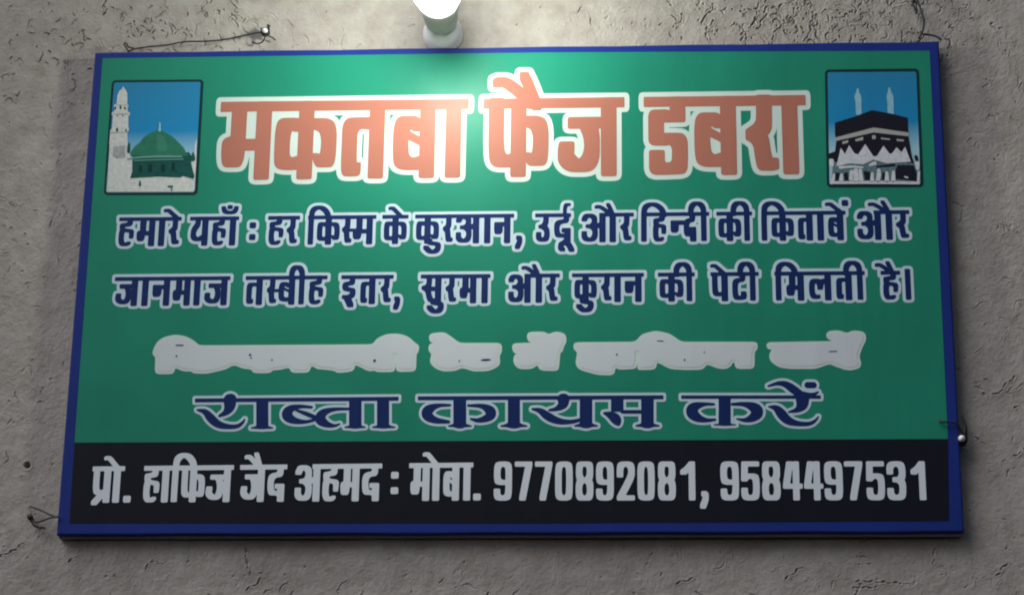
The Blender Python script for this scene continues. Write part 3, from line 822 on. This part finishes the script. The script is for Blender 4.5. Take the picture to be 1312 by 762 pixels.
shape('white_canopy', Z, k, [[(100,618),(125,508),(150,545),(175,492),(205,540),(228,548),(270,486),(318,558),(338,558),(378,496),(415,545),(430,540),(455,506),(485,534),(506,502),(540,590),(400,600),(320,578),(260,605),(180,600)]], 6.5, 'tent', pic)
shape('white_robed_figures', Z, k, [[(190,650,12),(188,690,14)], [(215,640,12),(214,695,16)], [(240,640,9),(245,695,14)], [(130,668,9),(128,700,12)], [(312,660,8),(310,700,11)], [(350,640,10),(352,665,13),(345,700,12)],
       [(398,655,9),(398,700,13)], [(437,650,9),(436,700,13)], [(70,585,14),(72,610,12)], [(85,665,7),(80,700,10)], [(70,715,8),(300,712,10),(585,716,9)], [(578,600,14),(580,630,10)], [(588,655,6),(584,700,8)], [(300,610,8),(325,600,12)],
       [(120,625,8),(200,618,6),(255,625,5)], [(505,680,5),(520,684,5)]], 6.5, 'tent', pic)

# ---------------------------------------------------------------- wires and nails
def tube(name, pts, r, mat, parent=None, seg=8, close_ends=True, **props):
    pts = [Vector(p) for p in pts]
    for _ in range(2):
        o = [pts[0]]
        for q, s in zip(pts, pts[1:]):
            o += [q.lerp(s, .25), q.lerp(s, .75)]
        o.append(pts[-1]); pts = o
    vs, fs = [], []
    ref = Vector((0.13, 0.9, 0.21)).normalized()
    for i, p in enumerate(pts):
        t = (pts[min(i + 1, len(pts) - 1)] - pts[max(i - 1, 0)]).normalized()
        n = t.cross(ref)
        if n.length < 1e-3: n = t.cross(Vector((1, 0, 0)))
        n.normalize(); b_ = t.cross(n)
        for k in range(seg):
            a_ = k / seg * 2 * math.pi
            vs.append(p + (n * math.cos(a_) + b_ * math.sin(a_)) * r)
    for i in range(len(pts) - 1):
        for k in range(seg):
            fs.append((i * seg + k, i * seg + (k + 1) % seg, (i + 1) * seg + (k + 1) % seg, (i + 1) * seg + k))
    fs.append(tuple(range(seg))[::-1]); fs.append(tuple(range((len(pts) - 1) * seg, len(pts) * seg)))
    return link(name, mesh(name, vs, fs, True), parent, mat, **props)

def lathe(name, prof, base, axis, mat, parent, seg=24):
    """prof: (distance along axis, radius)"""
    axis = Vector(axis).normalized(); base = Vector(base)
    n = axis.cross(Vector((0.3, 0.1, 1))).normalized(); b_ = axis.cross(n)
    vs, fs = [], []
    for d, r in prof:
        for k in range(seg):
            a_ = k / seg * 2 * math.pi
            vs.append(base + axis * d + (n * math.cos(a_) + b_ * math.sin(a_)) * max(r, 1e-5))
    for i in range(len(prof) - 1):
        for k in range(seg):
            fs.append((i * seg + k, i * seg + (k + 1) % seg, (i + 1) * seg + (k + 1) % seg, (i + 1) * seg + k))
    fs.append(tuple(range(seg))[::-1]); fs.append(tuple(range((len(prof) - 1) * seg, len(prof) * seg)))
    me = mesh(name, vs, fs, True)
    bm_fix(me)
    return link(name, me, parent, mat)

def bm_fix(me):
    import bmesh
    bm = bmesh.new(); bm.from_mesh(me)
    bmesh.ops.recalc_face_normals(bm, faces=bm.faces)
    bm.to_mesh(me); bm.free()

def nail(px, py, out, head_r, head_mat, label, collar=True):
    b0 = at(px, py, -out)
    base = Vector((b0.x, 0.0, b0.z - 0.3 * 0))
    t = empty('nail', (base.x, 0, base.z), label, 'nail', 'nails that hold the shop sign to the wall')
    lathe('shank', [(-0.012, 0.0024), (out, 0.0024)], base, (0, -1, 0), MAT['nail'], t, 12)
    if collar:
        lathe('collar', [(out * .45, .003), (out * .5, head_r * 1.6), (out * .86, head_r * 1.7), (out * .92, .003)], base, (0, -1, 0), MAT['nail'], t, 18)
    lathe('head', [(out * .9, .002), (out * .92, head_r * .8), (out * .97, head_r), (out * 1.05, head_r), (out * 1.16, head_r * .7), (out * 1.2, 0)], base, (0, -1, 0), head_mat, t, 20)
    return t

nail(339.5, 39.5, 0.024, 0.0060, MAT['white'], 'white-headed nail in a dark collar above the left half of the sign')
nail(1232.3, 561.5, 0.034, 0.0066, MAT['white'], 'white-headed nail in a dark collar at the lower right edge of the sign')
nail(38.5, 661.5, 0.020, 0.0062, MAT['nail'], 'black nail in the wall left of the bottom left corner of the sign', False)
nail(1170, 2, 0.020, 0.0040, MAT['nail'], 'dark nail above the top right corner of the sign at the photo edge', False)

def wire_thing(paths, r, label):
    o = None
    allv = []
    root = at(*paths[0][0][:2], paths[0][0][2])
    if len(paths) == 1:
        o = tube('tie_wire', [at(*q) for q in paths[0]], r, MAT['wire'])
    else:
        o = empty('tie_wire', root, label, 'wire', 'wires tying the sign to the nails')
        for p in paths:
            tube('wire_strand', [at(*q) for q in p], r, MAT['wire'], o)
    o['label'] = label; o['category'] = 'wire'; o['group'] = 'wires tying the sign to the nails'

wire_thing([[(163, 68, -.020), (170, 63, -.024), (190, 60, -.026), (212, 58.5, -.026), (238, 53, -.026), (262, 53.5, -.026), (290, 51, -.026), (318, 44.5, -.024), (336, 41, -.020)],
            [(165, 66, -.022), (161, 60, -.028), (158, 56, -.028), (162, 55, -.026), (164, 61, -.024), (172, 62, -.022)],
            [(334, 36, -.016), (340, 46, -.022), (346, 39, -.02), (342, 31, -.022), (346, 34, -.026)],
            [(341, 44, -.020), (338, 53, -.018), (331, 57, -.012), (323, 54, -.008)],
            [(344, 46, -.018), (350, 49, -.012), (353, 52, -.008)]], 0.0017,
           'long sagging dark wire from the top left corner of the sign to the white-headed nail')
wire_thing([[(1168, -4, -.02), (1176, 3, -.022), (1179.5, 12, -.024), (1182, 20, -.024), (1184, 30, -.024), (1182, 41, -.026), (1177, 50, -.028)],
            [(1168, 1, -.02), (1171, 9, -.022), (1174.5, 18, -.022)], [(1168, 3, -.02), (1177, 3.5, -.022)],
            [(1182, 44, -.026), (1192, 45, -.026), (1199, 46.5, -.028), (1205, 50.5, -.030)],
            [(1203, 49, -.030), (1206, 51.5, -.030)]], 0.0023,
           'black twisted wire hanging from the nail onto the top right corner of the sign')
wire_thing([[(75, 661.5, -.036), (68, 661, -.034), (56, 655, -.026), (47, 651, -.020), (38, 648.5, -.014)],
            [(75, 662, -.036), (66, 662, -.034), (54, 667, -.026), (44, 669, -.020), (39, 663, -.018)],
            [(38, 662, -.018), (42, 672, -.020), (48, 675, -.020), (58, 676, -.016)],
            [(37, 664, -.018), (44, 673, -.018), (52, 677, -.020)]], 0.0019,
           'dark forked wire from the bottom left corner of the sign to the black nail')
wire_thing([[(1203.5, 538, -.0365), (1206, 540.3, -.0385), (1216, 540, -.0385), (1225, 540.5, -.038), (1229, 547, -.036), (1233.5, 556, -.030)],
            [(1203, 536.5, -.0355), (1204, 540, -.0375), (1207, 541, -.038)],
            [(1233, 532, -.014), (1235, 541, -.018), (1237, 550, -.022), (1235, 557, -.024)],
            [(1234, 536, -.014), (1238, 544, -.018), (1238, 556, -.020)],
            [(1228, 556, -.02), (1226, 562, -.024), (1230, 571, -.026), (1237, 570, -.024), (1239.5, 560, -.02), (1237, 553, -.02)]], 0.0019,
           'dark wire through the sign at its lower right edge, wound round a white-headed nail')

# ---------------------------------------------------------------- the bulb that lights the sign
D_BULB = -0.29
bc = at(560, -13, D_BULB)
wall_pt = at(568, 47, -0.002)
lamp = empty('sign_lamp', (wall_pt.x, 0, wall_pt.z), 'glowing white bulb in a grey wall holder above the middle of the sign', 'lamp')
ax = (Vector(wall_pt) - bc).normalized()
reach = (Vector(wall_pt) - bc).length
R = 0.050
em = bpy.data.materials.new('lit_bulb')
em.use_nodes = True
bs = em.node_tree.nodes['Principled BSDF']
bs.inputs['Base Color'].default_value = (0.9, 0.9, 0.86, 1)
bs.inputs['Emission Color'].default_value = (0.94, 0.97, 0.86, 1)
bs.inputs['Emission Strength'].default_value = BULB_POWER
prof = [(-R * math.cos(t * math.pi / 20 * 0.78), R * math.sin(t * math.pi / 20 * 0.78)) for t in range(0, 21)]
lathe('bulb', prof, bc, ax, em, lamp, 40)
lathe('holder', [(0.036, 0.028), (0.040, 0.043), (0.060, 0.043), (0.110, 0.036), (0.114, 0.038), (0.165, 0.036), (0.169, 0.030)], bc, ax, MAT['holder'], lamp, 32)
lathe('wall_socket', [(0.167, 0.028), (0.172, 0.033), (reach - 0.030, 0.034), (reach - 0.026, 0.042), (reach, 0.043)], bc, ax, MAT['white'], lamp, 32)
tube('added_cable', [at(572, 50, -0.010), at(580, 49, -0.012), at(584.5, 42, -0.010), at(585, 30, -0.008), at(586.5, 10, -0.008), at(585, -30, -0.008)], 0.0016, MAT['holder'], lamp, 8)  # added cable, laid along the shadow edge of the lamp body
for dx in (-0.030, 0.030):
    p = Vector((wall_pt.x + dx, -0.028, wall_pt.z + 0.004))
    lathe('screw', [(0.0, 0.0035), (0.003, 0.0035), (0.004, 0.0025)], p, (0, -1, 0), MAT['metal'], lamp, 10)
